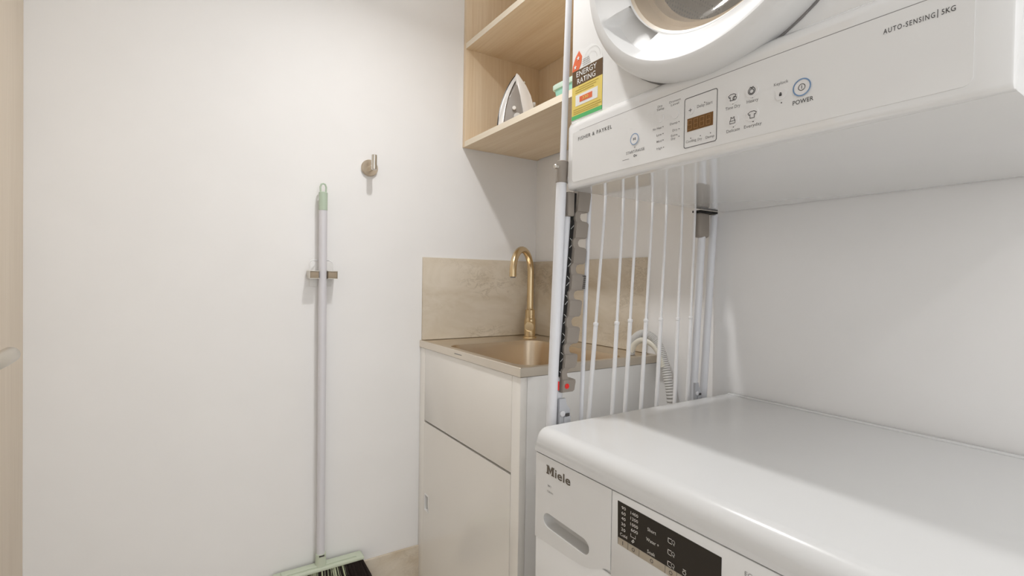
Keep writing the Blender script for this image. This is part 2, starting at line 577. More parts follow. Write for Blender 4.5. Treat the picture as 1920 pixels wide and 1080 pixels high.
for (a, b, c, d_) in ((py0 - 0.003, py0 + 0.0008, pz0 - 0.003, pz1 + 0.003), (py1 - 0.0008, py1 + 0.003, pz0 - 0.003, pz1 + 0.003),
                      (py0 + 0.0008, py1 - 0.0008, pz0 - 0.003, pz0 + 0.0008), (py0 + 0.0008, py1 - 0.0008, pz1 - 0.0008, pz1 + 0.003)):
    add_box(fp, XC - 0.0012, XC + 0.010, a, b, c, d_)
from_bm('finger_pull', fp, 'plastic', dr, smooth=False)
box('kickboard', XC + 0.03, XC + 0.045, YC + 0.036, 1.45, 0, 0.06, 'side', cab)

# ------------------------------------------------------------------ sink top
sink = empty('laundry_sink', (0.84, 1.2, 0.8895), 'brushed champagne steel laundry sink set on the cream cabinet', 'sink')
ZT, ZL = 0.9114, 0.8897
XS, YS = 0.6158, 0.9150
def ring(bm, x0, x1, y0, y1, r, z, n=8):
    return [bm.verts.new((x, y, z)) for x, y in rrect(x0, x1, y0, y1, r, n)]
def bridge(bm, A, B):
    k = len(A)
    for i in range(k):
        bm.faces.new((A[i], A[(i + 1) % k], B[(i + 1) % k], B[i]))
BX0, BX1, BY0, BY1 = 0.648, 0.980, 0.944, 1.368
bm = bmesh.new()
XR = XB - 0.0005
YR = YA - 0.0005
g = [ring(bm, XS + 0.001, XR, YS + 0.001, YR, 0.0005, ZL), ring(bm, XS, XR, YS, YR, 0.0008, ZL + 0.001), ring(bm, XS, XR, YS, YR, 0.0008, ZT - 0.0015),
     ring(bm, XS + 0.0012, XR - 0.001, YS + 0.0012, YR - 0.001, 0.001, ZT), ring(bm, XS + 0.007, XR - 0.006, YS + 0.007, YR - 0.006, 0.002, ZT),
     ring(bm, XS + 0.010, XR - 0.009, YS + 0.010, YR - 0.009, 0.003, ZT - 0.0022),
     ring(bm, BX0 - 0.004, BX1 + 0.004, BY0 - 0.004, BY1 + 0.004, 0.054, ZT - 0.0026), ring(bm, BX0, BX1, BY0, BY1, 0.05, ZT - 0.005)]
for a, b in zip(g[:-1], g[1:]):
    bridge(bm, a, b)
from_bm('deck', bm, 'deck', sink)
bm = bmesh.new()
g = [ring(bm, BX0, BX1, BY0, BY1, 0.05, ZT - 0.005), ring(bm, BX0 + 0.003, BX1 - 0.003, BY0 + 0.003, BY1 - 0.003, 0.05, ZT - 0.02),
     ring(bm, BX0 + 0.010, BX1 - 0.010, BY0 + 0.010, BY1 - 0.010, 0.05, 0.735), ring(bm, BX0 + 0.016, BX1 - 0.016, BY0 + 0.016, BY1 - 0.016, 0.05, 0.718),
     ring(bm, BX0 + 0.035, BX1 - 0.035, BY0 + 0.035, BY1 - 0.035, 0.04, 0.711), ring(bm, 0.80, 0.84, 1.14, 1.18, 0.0195, 0.706)]
for a, b in zip(g[:-1], g[1:]):
    bridge(bm, a, b)
bm.faces.new(g[-1])
from_bm('bowl', bm, 'sink', sink)
cyl('waste', (0.82, 1.16, 0.705), (0.82, 1.16, 0.709), 0.035, 'chrome', sink, 24, 0.001)
bm = bmesh.new()
for k, (a, b) in enumerate(((1.2415, 1.2365), (1.2345, 1.226), (1.2245, 1.216), (1.214, 1.206), (1.204, 1.199))):
    stroke(bm, [(a, 0.9015), (b, 0.9012)], 0.0022, lambda y: XS - 0.0002)
from_bm('stamped_mark', bm, 'ink_soft', sink, smooth=False)

# tap
TX, TY = 0.986, 1.410
tap = empty('mixer_tap', (TX, TY, ZT), 'brushed brass gooseneck mixer tap at the back of the sink', 'tap')
tube('tap_body', [(TX, TY, ZT - 0.003), (TX, TY, ZT + 0.003), (TX, TY, ZT + 0.0045), (TX, TY, ZT + 0.060), (TX, TY, ZT + 0.064), (TX, TY, ZT + 0.066), (TX, TY, ZT + 0.094), (TX, TY, ZT + 0.097)],
     [0.0235, 0.0235, 0.0195, 0.0195, 0.0185, 0.0165, 0.0165, 0.012], 'brass', tap, 28)
sd = Vector((-0.85, -0.53, 0)).normalized()
pts = [Vector((TX, TY, ZT + 0.09)), Vector((TX, TY, 1.06)), Vector((TX, TY, 1.136))]
RA = 0.072
for k in range(1, 17):
    a = math.pi * k / 16
    pts.append(Vector((TX, TY, 1.136)) + sd * (RA - RA * math.cos(a)) + Vector((0, 0, RA * math.sin(a))))
pts.append(pts[-1] + Vector((0, 0, -0.018)))
tube('spout', pts, 0.0112, 'brass', tap, 20)
e_ = pts[-1]
cyl('aerator', e_ - Vector((0, 0, 0.0035)), e_, 0.0085, 'ink_soft', tap, 18)
kd = Vector((-0.60, -0.80, 0))
b0 = Vector((TX, TY, ZT + 0.040))
kn = cyl('lever_knob', b0 + kd * 0.012, b0 + kd * 0.044, 0.0165, 'brass', tap, 26, 0.002)
cyl('lever_pin', b0 + kd * 0.036 + Vector((0, 0, 0.014)), b0 + kd * 0.040 + Vector((0, 0, 0.062)), 0.0035, 'brass', tap, 12, 0.001)

# ------------------------------------------------------------------ wall shelves
SX = 0.7584
SY0 = 0.752
shelf = empty('wall_shelf_unit', (0.91, 1.12, 1.5435), 'open light oak wall shelves above the sink', 'shelves')
box('side_panel', SX, XB - 0.001, YA - 0.0165, YA - 0.0005, 1.5440, 2.30, 'oak_z', shelf, 0.0006)
box('side_panel', SX, XB - 0.001, SY0, SY0 + 0.016, 1.5440, 2.30, 'oak_z', shelf, 0.0006)
box('back_panel', XB - 0.009, XB - 0.001, SY0 + 0.016, YA - 0.0165, 1.562, 2.284, 'oak_z', shelf)
for z in (1.5440, 1.8652, 2.282):
    sb = box('shelf_board', SX + 0.0012, XB - 0.0095, SY0 + 0.016, YA - 0.0165, z, z + 0.018, 'oak_y', shelf)
    box('edge_band', SX, SX + 0.0012, SY0 + 0.016, YA - 0.0165, z, z + 0.018, 'edge', sb)

# iron standing on its heel
IX, IY, IZ = 0.868, 1.337, 1.5622
iron = empty('steam_iron', (IX, IY, IZ), 'white steam iron with grey water tank standing on the lower oak shelf', 'iron')
ev = Vector((0.84, -0.545, 0)).normalized()
ew = Vector((0.545, 0.84, 0)).normalized()
def ip(v, u, w):
    return Vector((IX, IY, IZ)) + ev * v + Vector((0, 0, u * 0.965)) + ew * w
def slab(name, outline, hw, m, parent, taper=True):
    """side outline (v, u) with a half width that narrows towards the nose"""
    bm = bmesh.new()
    f = (lambda u: hw * math.sqrt(max(0.02, 1 - (u / 0.205) ** 2))) if taper else (lambda u: hw)
    add_prism(bm, outline, lambda v, u: ip(v, u, -f(u)), lambda v, u: ip(v, u, f(u)))
    bmesh.ops.bevel(bm, geom=list(bm.edges), offset=0.0015, segments=2, profile=0.5, affect='EDGES', clamp_overlap=True)
    return from_bm(name, bm, m, parent, angle=50)
def sole_v(u):
    return -0.055 + 0.055 * (u / 0.2) ** 2.1
us = [0.0, 0.025, 0.05, 0.08, 0.105, 0.13, 0.15, 0.17, 0.185, 0.2]
sole = [(sole_v(u) - 0.0035, u) for u in us] + [(sole_v(u), u) for u in us[::-1]]
slab('soleplate', sole, 0.050, 'iron_sole', iron)
skirt = [(sole_v(u), u) for u in us] + [(sole_v(u) + 0.017 * (1 - 0.45 * u / 0.2), u) for u in us[::-1]]
slab('skirt', skirt, 0.051, 'iron_white', iron)
tank = [(sole_v(u) + 0.013, u) for u in us[:8]] + [(0.004, 0.158), (0.012, 0.125), (0.018, 0.085), (0.025, 0.05), (0.028, 0.0)]
slab('water_tank', tank, 0.040, 'iron_grey', iron)
hand = [(-0.006, 0.186), (0.0, 0.2), (0.008, 0.193), (0.030, 0.160), (0.046, 0.128), (0.055, 0.092), (0.058, 0.045), (0.058, 0.0),
        (0.026, 0.0), (0.026, 0.045), (0.020, 0.085), (0.012, 0.125), (0.000, 0.160)]
slab('handle', hand, 0.024, 'iron_white', iron, taper=False)
cyl('dial', ip(0.004, 0.052, -0.038), ip(0.004, 0.052, -0.050), 0.011, 'recess', iron, 20, 0.0015)
cyl('dial', ip(-0.006, 0.080, -0.038), ip(-0.006, 0.080, -0.046), 0.006, 'iron_white', iron, 16, 0.001)
cyl('steam_button', ip(0.052, 0.106, 0.0), ip(0.062, 0.106, 0.0), 0.009, 'recess', iron, 16, 0.002)
cyl('spray_nozzle', ip(0.020, 0.176, 0.0), ip(0.027, 0.180, 0.0), 0.004, 'hose_guide', iron, 12, 0.001)

# mint tub on the shelf
GX, GY = 0.866, 1.035
tub = empty('plastic_tub', (GX, GY, 1.5622), 'mint green plastic tub on the lower oak shelf beside the clothes airer pole', 'tub')
def loft(name, rings, m, parent, bottom=True, top=True):
    bm = bmesh.new()
    g = [[bm.verts.new((x, y, z)) for x, y in rrect(GX - a, GX + a, GY - b, GY + b, 0.012, 4)] for a, b, z in rings]
    for p, q in zip(g[:-1], g[1:]):
        bridge(bm, p, q)
    if bottom:
        bm.faces.new(g[0][::-1])
    if top:
        bm.faces.new(g[-1])
    return from_bm(name, bm, m, parent)
loft('tub_body', [(0.036, 0.036, 1.5622), (0.038, 0.038, 1.565), (0.046, 0.046, 1.617)], 'teal', tub)
loft('lid', [(0.049, 0.049, 1.6171), (0.050, 0.050, 1.619), (0.050, 0.050, 1.629), (0.047, 0.047, 1.632)], 'teal_pale', tub)
for k in range(3):
    box('vent_slot', GX - 0.0450, GX - 0.040, GY - 0.026 + 0.022 * k, GY - 0.018 + 0.022 * k, 1.590, 1.594, 'ink', tub)

# ------------------------------------------------------------------ washing machine
WX, WY1, WY0 = 0.5099, 0.7061, 0.1101
WXB = XB - 0.006
wm = empty('washing_machine', (0.78, 0.408, 0), 'white front loading washing machine under the dryer', 'washing machine')
box('body', WX + 0.004, WXB - 0.004, WY0 + 0.002, WY1 - 0.001, 0.012, 0.8075, 'enamel', wm, 0.004, 3)
bm = bmesh.new()           # lid: soft rounded top edges
add_box(bm, WX - 0.001, WXB, WY0, WY1, 0.8090, 0.85)
def edge_sel(test):
    return [e for e in bm.edges if test(e)]
bmesh.ops.bevel(bm, geom=edge_sel(lambda e: all(v.co.x < WX and v.co.z > 0.84 for v in e.verts)), offset=0.022, segments=8, profile=0.5, affect='EDGES')
bmesh.ops.bevel(bm, geom=edge_sel(lambda e: all(v.co.y > WY1 - 1e-5 for v in e.verts) and all(v.co.z > 0.8095 for v in e.verts) and len(e.link_faces) == 2 and abs(e.link_faces[0].normal.dot(e.link_faces[1].normal)) < 0.5),
                offset=0.010, segments=5, profile=0.5, affect='EDGES')
bmesh.ops.bevel(bm, geom=edge_sel(lambda e: all(v.co.y < WY0 + 1e-5 for v in e.verts) and all(v.co.z > 0.8095 for v in e.verts) and len(e.link_faces) == 2 and abs(e.link_faces[0].normal.dot(e.link_faces[1].normal)) < 0.5),
                offset=0.010, segments=5, profile=0.5, affect='EDGES')
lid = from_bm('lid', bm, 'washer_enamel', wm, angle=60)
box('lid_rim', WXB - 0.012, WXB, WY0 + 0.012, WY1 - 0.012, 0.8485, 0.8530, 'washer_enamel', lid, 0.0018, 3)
box('lid_gap', WX + 0.0035, WXB - 0.01, WY0 + 0.004, WY1 - 0.004, 0.8070, 0.8095, 'dark_gap', wm)
# fascia with the drawer on the left and the black touch display
wf = lambda y: WX
FZ0 = 0.684
box('fascia', WX, WX + 0.006, WY0 + 0.003, 0.5165, FZ0, 0.8068, 'panel', wm, 0.0008)
bm = bmesh.new()
drw = [(WY1 - 0.003, 0.8068), (0.5177, 0.8068), (0.5177, 0.690), (0.530, 0.6865), (0.545, 0.679), (0.562, 0.671), (0.58, 0.667), (0.62, 0.6635), (WY1 - 0.003, 0.660)]
rec = []
ra, rb, rc = 0.6645, 0.5775, 0.0145         # pill centre ends and radius
for k in range(11):
    a = math.radians(90 + 180 * k / 10)
    rec.append((ra - 0.0 - rc * math.cos(a), 0.7005 + rc * 0.86 * math.sin(a)))
for k in range(11):
    a = math.radians(-90 + 180 * k / 10)
    rec.append((rb - rc * math.cos(a), 0.6985 + rc * 0.86 * math.sin(a)))
# front face with the pill cut out: build as filled ring
def face_with_hole(bm, outer, hole, x):
    ov = [bm.verts.new((x, y, z)) for y, z in outer]
    hv = [bm.verts.new((x, y, z)) for y, z in hole]
    es = [bm.edges.new((ov[i], ov[(i + 1) % len(ov)])) for i in range(len(ov))]
    es += [bm.edges.new((hv[i], hv[(i + 1) % len(hv)])) for i in range(len(hv))]
    bmesh.ops.triangle_fill(bm, use_beauty=True, use_dissolve=False, edges=es)
    return ov, hv
ov, hv = face_with_hole(bm, drw, rec, WX)
bk = [bm.verts.new((WX + 0.0045, v.co.y, v.co.z)) for v in ov]
for i in range(len(ov)):
    bm.faces.new((ov[i], ov[(i + 1) % len(ov)], bk[(i + 1) % len(ov)], bk[i]))
from_bm('detergent_drawer', bm, 'panel', wm, angle=30)
drawer = [o for o in wm.children if o.name.startswith('detergent_drawer')][0]
bm = bmesh.new()
cy_, cz_ = (ra + rb) / 2, 0.6995
def shr(k, s):
    return [((y - cy_) * (1 - s * 0.35) + cy_, (z - cz_) * (1 - s) + cz_) for y, z in rec]
gr = [[bm.verts.new((WX + dx, y, z)) for y, z in shr(0, s)] for dx, s in ((0.0, 0.0), (0.003, 0.03), (0.012, 0.10), (0.018, 0.30))]
for a, b in zip(gr[:-1], gr[1:]):
    bridge(bm, a, b)
bm.faces.new(gr[-1])
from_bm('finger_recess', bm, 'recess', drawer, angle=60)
# cut-out backing so that the body face does not fill the recess
for o in list(wm.children):
    if o.name.split('.')[0] == 'body':
        bpy.data.objects.remove(o)
bm = bmesh.new()
add_box(bm, WX + 0.022, WXB - 0.004, WY0 + 0.002, WY1 - 0.001, 0.012, 0.8075, 0.003, 2)
add_box(bm, WX + 0.0046, WX + 0.0225, WY0 + 0.002, 0.5165, 0.020, 0.8068)
add_box(bm, WX + 0.0046, WX + 0.0225, 0.5165, WY1 - 0.001, 0.020, 0.684)
add_box(bm, WX + 0.0046, WX + 0.0225, 0.5165, WY1 - 0.001, 0.7160, 0.8068)
add_box(bm, WX + 0.0046, WX + 0.0225, WY1 - 0.022, WY1 - 0.001, 0.684, 0.7160)
add_box(bm, WX + 0.0046, WX + 0.0225, 0.5165, 0.555, 0.684, 0.7160)
from_bm('body', bm, 'enamel', wm)
box('front_panel', WX + 0.0018, WX + 0.0046, WY0 + 0.003, WY1 - 0.003, 0.03, FZ0 - 0.001, 'enamel', wm, 0.001)
# porthole door below (out of the photograph's frame)
def lathe_x(name, cy, cz, prof, m, parent, n=72, tweak=None):
    bm = bmesh.new()
    rings = []
    for x, r in prof:
        row = []
        for k in range(n):
            a = 2 * math.pi * k / n
            xx, rr = tweak(x, r, a) if tweak else (x, r)
            row.append(bm.verts.new((xx, cy + rr * math.cos(a), cz + rr * math.sin(a))))
        rings.append(row)
    for p, q in zip(rings[:-1], rings[1:]):
        bridge(bm, p, q)
    return from_bm(name, bm, m, parent, angle=40)
pd = lathe_x('porthole_door', 0.408, 0.40, [(WX + 0.002, 0.205), (WX - 0.018, 0.203), (WX - 0.026, 0.190), (WX - 0.024, 0.160), (WX - 0.010, 0.140), (WX - 0.006, 0.138)], 'plastic', wm)
lathe_x('porthole_glass', 0.408, 0.40, [(WX - 0.007, 0.1385), (WX - 0.010, 0.08), (WX - 0.011, 0.0005)], 'black_glass', pd)
# display
dx = WX
display = plate('display', [(0.5046, 0.7968), (0.3408, 0.7935), (0.3408, 0.7360), (0.5030, 0.7360)], wf, 0.0006, 'black_glass', wm)
xd = lambda y: WX - 0.0010
keys = [(0.5020, 0.4835), (0.4828, 0.4632), (0.4625, 0.4195), (0.4188, 0.4015), (0.4008, 0.3412)]
for k, (a, b) in enumerate(keys):
    kb = plate('touch_key', [(a, 0.7462), (b, 0.7462), (b, 0.7364), (a, 0.7364)], xd, 0.0003, 'satin', display)
    bm = bmesh.new()
    c = (a + b) / 2
    if k == 0:
        stroke(bm, [(c, 0.7392), (c, 0.7436)], 0.0011, lambda y: WX - 0.0015)
    else:
        stroke(bm, disc_pts(c, 0.7413, 0.0022, 14), 0.0007, lambda y: WX - 0.0015, True)
    from_bm('key_symbol', bm, 'ink', kb, smooth=False)
for body, z in (('90', 0.7882), ('60', 0.7808), ('40', 0.7734), ('30', 0.7655), ('20', 0.7580)):
    wall_text('lettering', body, 0.4965, 0.4888, z, 0.0042, xd, 'ink_white', display)
wall_text('lettering', 'Cold', 0.4985, 0.4852, 0.7503, 0.0042, xd, 'ink_white', display)
for body, z in (('1400', 0.7874), ('1200', 0.7800), ('1000', 0.7722), ('600', 0.7648)):
    wall_text('lettering', body, 0.4795 if len(body) == 4 else 0.4782, 0.4660, z, 0.0042, xd, 'ink_white', display)
for body, a, b, z in (('Short', 0.4493, 0.4350, 0.7778), ('Water +', 0.4512, 0.4300, 0.7640), ('Soak', 0.4490, 0.4358, 0.7487)):
    wall_text('lettering', body, a, b, z, 0.0046, xd, 'ink_white', display)
bm = bmesh.new()
for z in (0.7805, 0.7658, 0.7511):
    y = 0.4107
    stroke(bm, [(y + 0.0048, z + 0.0028), (y + 0.0048, z - 0.0022), (y + 0.003, z - 0.003), (y - 0.0008, z - 0.003)], 0.0008, xd)
    stroke(bm, [(y + 0.0048, z + 0.0028), (y - 0.0005, z + 0.0028)], 0.0008, xd)
    stroke(bm, disc_pts(y - 0.0032, z + 0.0004, 0.0022, 12), 0.0010, xd, True)
    stroke(bm, [(y - 0.0032, z - 0.0018), (y - 0.0046, z - 0.0032)], 0.0010, xd)
stroke(bm, disc_pts(0.3902, 0.7511, 0.0024, 8), 0.0008, xd, True)
stroke(bm, [(0.3922, 0.7548), (0.3880, 0.7548)], 0.0007, xd)
stroke(bm, [(0.4785, 0.7612), (0.4785, 0.7572), (0.4700, 0.7572), (0.4700, 0.7612)], 0.0006, xd)
stroke(bm, [(0.4765, 0.7510), (0.4735, 0.7545), (0.4722, 0.7525), (0.4752, 0.7500)], 0.0012, xd)
from_bm('display_symbols', bm, 'ink_white', display, smooth=False)['kind'] = 'stuff'
# maker's name, model print and ECO mark
xw = lambda y: WX - 0.0006
bm = bmesh.new()          # slab capital M, then the lower case letters
bm.faces.new([bm.verts.new((xw(0), 0.6722 - 0.0215 * u, 0.7795 + 0.0148 * v)) for u, v in
              ((0, 0), (0, 0.14), (0.07, 0.14), (0.07, 0.86), (0, 0.86), (0, 1), (0.32, 1), (0.5, 0.50), (0.68, 1), (1, 1), (1, 0.86), (0.93, 0.86), (0.93, 0.14), (1, 0.14), (1, 0),
               (0.64, 0), (0.64, 0.14), (0.70, 0.14), (0.70, 0.62), (0.5, 0.10), (0.30, 0.62), (0.30, 0.14), (0.36, 0.14), (0.36, 0))])
from_bm('brand_lettering', bm, 'brand', drawer, smooth=False)
wall_text('brand_lettering', 'iele', 0.6487, 0.6090, 0.7797, 0.0140, xw, 'brand', drawer, bold=0.018)
wall_text('model_lettering', 'W1', 0.6685, 0.6590, 0.7582, 0.0040, xw, 'ink_soft', drawer)
wall_text('model_lettering', 'Classic', 0.6690, 0.6530, 0.7492, 0.0032, xw, 'ink_soft', drawer)
wall_text('lettering', 'ECO', 0.3124, 0.2975, 0.7876, 0.0050, xw, 'ink_soft', wm)

# ------------------------------------------------------------------ dryer
DX, DY1, DY0, DZ = 0.5896, 0.7286, 0.1286, 1.2754
BY1_, BY0_ = 0.7282, 0.1290
DF = 0.5965                      # main front face
DTOP = 2.12
dry = empty('tumble_dryer', (0.83, 0.4286, DZ), 'white wall mounted tumble dryer with round glass door', 'dryer')
def bow(y):
    return DX - 0.008 * max(0.0, 1 - ((y - 0.429) / 0.3) ** 2)
# cabinet: side, top, back; glossy underside; front face with the door opening
bm = bmesh.new()
add_box(bm, DF + 0.02, XB - 0.002, BY0_, BY1_, 1.2950, DTOP)
bmesh.ops.delete(bm, geom=[f for f in bm.faces if f.normal.x < -0.9 or f.calc_center_median().x < DF + 0.021], context='FACES')
from_bm('cabinet', bm, 'enamel', dry)
CY, CZ = 0.425, 1.610
bm = bmesh.new()
outer = rrect(BY0_ + 0.0002, BY1_ - 0.0002, 1.36, DTOP - 0.001, 0.003, 5)
hole = [(CY + 0.19 * math.cos(2 * math.pi * k / 64), CZ + 0.19 * math.sin(2 * math.pi * k / 64)) for k in range(64)]
ov, hv = face_with_hole(bm, outer, hole, DF)
bk = [bm.verts.new((DF + 0.024, v.co.y, v.co.z)) for v in ov]
for i in range(len(ov)):
    bm.faces.new((ov[i], ov[(i + 1) % len(ov)], bk[(i + 1) % len(ov)], bk[i]))
from_bm('front_face', bm, 'enamel', dry, angle=50)
# fascia block with bowed front, sloping top ledge
def strip_solid(name, prof, m, parent, y0, y1, n=24, ends=True):
    """profile of (dx, z) relative to the bowed front, swept along y"""
    bm = bmesh.new()
    rows = []
    yy = [y0, y0 + 0.0008, y0 + 0.0025] + [y0 + (y1 - y0) * k / n for k in range(1, n)] + [y1 - 0.0025, y1 - 0.0008, y1]
    n = len(yy) - 1
    for k, y in enumerate(yy):
        e_in = {0: 0.0025, 1: 0.0009}.get(min(k, n - k), 0.0)
        rows.append([bm.verts.new(((bow(y) + (e_in if dx_ < 0.02 else 0) + dx_) if dx_ < 0.2 else dx_, y, z)) for dx_, z in prof])
    K = len(prof)
    for a, b in zip(rows[:-1], rows[1:]):
        for i in range(K):
            bm.faces.new((a[i], a[(i + 1) % K], b[(i + 1) % K], b[i]))
    if ends:
        bm.faces.new(rows[0])
        bm.faces.new(rows[-1][::-1])
    return from_bm(name, bm, m, parent, angle=32)
fas = strip_solid('control_fascia', [(0.0, 1.2815), (0.0008, 1.2785), (0.003, 1.2762), (0.006, DZ), (0.030, DZ), (0.030, 1.4030),
                                     (0.012, 1.4022), (0.0075, 1.4005), (0.004, 1.3965), (0.0008, 1.3905), (0.0, 1.3860)], 'dryer_enamel', dry, DY0, DY1)
# underside pan back to the wall
box('base_pan', DX + 0.008, XB - 0.002, DY0 + 0.0003, DY1 - 0.0003, DZ - 0.0002, DZ + 0.022, 'dryer_enamel', dry)
# inset control panel
pan_o = rrect(0.1550, 0.7135, 1.2865, 1.3768, 0.008, 5)
bm = bmesh.new()
ys = [0.1550 + (0.7135 - 0.1550) * k / 28 for k in range(29)]
def pan_row(y):
    r = 0.008
    d = min(y - 0.1550, 0.7135 - y)
    ins = r - math.sqrt(max(0, r * r - (r - d) ** 2)) if d < r else 0
    return 1.2865 + ins, 1.3768 - ins * 0.5
ys = sorted(set(ys + [0.1550 + 0.008 * (1 - math.cos(math.radians(a))) for a in (20, 40, 60, 80)] + [0.7135 - 0.008 * (1 - math.cos(math.radians(a))) for a in (20, 40, 60, 80)]))
rows = []
for y in ys:
    a, b = pan_row(y)
    rows.append((bm.verts.new((bow(y) - 0.0008, y, a)), bm.verts.new((bow(y) - 0.0008, y, b)), bm.verts.new((bow(y) + 0.001, y, b)), bm.verts.new((bow(y) + 0.001, y, a))))
for p, q in zip(rows[:-1], rows[1:]):
    for i in range(4):
        bm.faces.new((p[i], p[(i + 1) % 4], q[(i + 1) % 4], q[i]))
bm.faces.new(rows[0])
bm.faces.new(rows[-1][::-1])
panel = from_bm('control_panel', bm, 'panel', dry, angle=30)
bm = bmesh.new()
stroke(bm, [(y, pan_row(y)[1] + 0.0004) for y in ys[5:-5]], 0.0011, lambda y: bow(y) - 0.0004)
from_bm('panel_joint', bm, 'ink_soft', panel, smooth=False)
xp = lambda y: bow(y) - 0.0011
PANEL_TEXT = [
    ('FISHER & PAYKEL', 0.6965, 0.6075, 1.3589, 0.0062), ('START/PAUSE', 0.5729, 0.5344, 1.3077, 0.0043),
    ('Dry', 0.5096, 0.5006, 1.3639, 0.0032), ('Temp', 0.5116, 0.4975, 1.3594, 0.0032),
    ('Dryness', 0.4879, 0.4681, 1.3641, 0.0031), ('Level', 0.4849, 0.4708, 1.3595, 0.0031),
    ('No Heat', 0.5181, 0.5010, 1.3322, 0.0032), ('Low', 0.5106, 0.5010, 1.3222, 0.0032),
    ('Med', 0.5103, 0.5010, 1.3126, 0.0032), ('High', 0.5100, 0.5000, 1.3022, 0.0032),
    ('Damp', 0.4861, 0.4727, 1.3325, 0.0031), ('Dry', 0.4811, 0.4727, 1.3222, 0.0031),
    ('Extra', 0.4837, 0.4724, 1.3151, 0.0031), ('Dry', 0.4836, 0.4760, 1.3106, 0.0031),
    ('Delay Start', 0.4402, 0.4162, 1.3442, 0.0042),
    ('Cooling', 0.4575, 0.4408, 1.3002, 0.0035), ('Dry', 0.4382, 0.4315, 1.2996, 0.0035), ('Damp', 0.4257, 0.4127, 1.2992, 0.0035),
    ('Time Dry', 0.3971, 0.3763, 1.3287, 0.0040), ('Heavy', 0.3678, 0.3526, 1.3295, 0.0040),
    ('Delicate', 0.3948, 0.3763, 1.2992, 0.0040), ('Everyday', 0.3706, 0.3479, 1.2991, 0.0040),
    ('Keylock', 0.3339, 0.3171, 1.3401, 0.0036), ('POWER', 0.3115, 0.2890, 1.3113, 0.0049),
    ('AUTO-SENSING', 0.2241, 0.1831, 1.3581, 0.0050), ('5KG', 0.1784, 0.1682, 1.3583, 0.0050),
]
for body, a, b, z, h in PANEL_TEXT:
    big = body in ('FISHER & PAYKEL', 'POWER', 'AUTO-SENSING', '5KG', 'START/PAUSE')
    wall_text('lettering', body, a, b, z, h, xp, 'ink' if big else 'ink_soft', panel, bold=0.008 if big else 0.004)
bm = bmesh.new()
stroke(bm, [(0.1812, 1.3570), (0.1812, 1.3645)], 0.0006, xp)
for y, z in ((0.4988, 1.3338), (0.4985, 1.3237), (0.4983, 1.3143), (0.4970, 1.3035), (0.4701, 1.3338), (0.4698, 1.3236), (0.4696, 1.3130), (0.4285, 1.3490),
             (0.4496, 1.3055), (0.4341, 1.3055), (0.4184, 1.3055), (0.3867, 1.3348), (0.3603, 1.3351), (0.3852, 1.3050), (0.3589, 1.3052), (0.3245, 1.3183), (0.5546, 1.3162)):
    bm.faces.new([bm.verts.new((xp(a), a, b)) for a, b in disc_pts(y, z, 0.0008, 8)])
from_bm('indicator_dots', bm, 'ink', panel, smooth=False)['kind'] = 'stuff'
def button(y, z, r, m='button'):
    return plate('button', disc_pts(y, z, r, 26), bow, 0.0016, m, panel)
xb_ = lambda y: bow(y) - 0.0020
def symbol(parent, lines, w=0.0007, m='ink'):
    bm = bmesh.new()
    for pts, closed in lines:
        stroke(bm, pts, w, xb_, closed)
    return from_bm('button_symbol', bm, m, parent, smooth=False)
def shirt(y, z, s):
    q = [(-0.25, 0.42), (0.25, 0.42), (0.62, 0.22), (0.48, -0.06), (0.32, 0.02), (0.32, -0.5), (-0.32, -0.5), (-0.32, 0.02), (-0.48, -0.06), (-0.62, 0.22)]
    return [(y - a * s, z + b * s) for a, b in q]
b1 = button(0.5549, 1.3288, 0.0082)
symbol(b1, [(disc_pts(0.5549, 1.3288, 0.0083, 28), True)], 0.0011, 'blue_ring')
symbol(b1, [([(0.5572, 1.3308), (0.5552, 1.3290), (0.5572, 1.3272)], True), ([(0.5538, 1.3308), (0.5538, 1.3272)], False), ([(0.5527, 1.3308), (0.5527, 1.3272)], False)], 0.0007)
symbol(panel, [(disc_pts(0.5539, 1.3026, 0.0016, 10), True), ([(0.5523, 1.3026), (0.5488, 1.3026)], False), ([(0.5498, 1.3026), (0.5498, 1.3010)], False)], 0.0009)
symbol(panel, [([(0.5800, 1.3000), (0.5660, 1.2998)], False)], 0.0008, 'ink_soft')
button(0.5042, 1.3475, 0.0062)
button(0.4770, 1.3464, 0.0066)
pb = button(0.4506, 1.3443, 0.0058)
symbol(pb, [([(0.4530, 1.3443), (0.4482, 1.3443)], False), ([(0.4506, 1.3465), (0.4506, 1.3421)], False)], 0.0007)
t1 = button(0.3869, 1.3430, 0.0082)
symbol(t1, [(shirt(0.3872, 1.3433, 0.0085), True), (disc_pts(0.3838, 1.3412, 0.0024, 12), True)], 0.0008)
t2 = button(0.3611, 1.3432, 0.0082)
symbol(t2, [(disc_pts(0.3611, 1.3432, 0.0044, 18), True), (disc_pts(0.3611, 1.3428, 0.0028, 12), True), ([(0.3632, 1.3482), (0.3611, 1.3466), (0.3592, 1.3482)], False)], 0.0009)
t3 = button(0.3862, 1.3136, 0.0082)
symbol(t3, [([(0.3885, 1.3178), (0.3885, 1.3150), (0.3898, 1.3128), (0.3898, 1.3096), (0.3826, 1.3096), (0.3826, 1.3128), (0.3839, 1.3150), (0.3839, 1.3178), (0.3862, 1.3158)], True), ([(0.3898, 1.3128), (0.3826, 1.3128)], False)], 0.0007)
t4 = button(0.3598, 1.3140, 0.0082)
symbol(t4, [(shirt(0.3598, 1.3142, 0.0088), True)], 0.0008)
lk = button(0.3254, 1.3285, 0.0066)
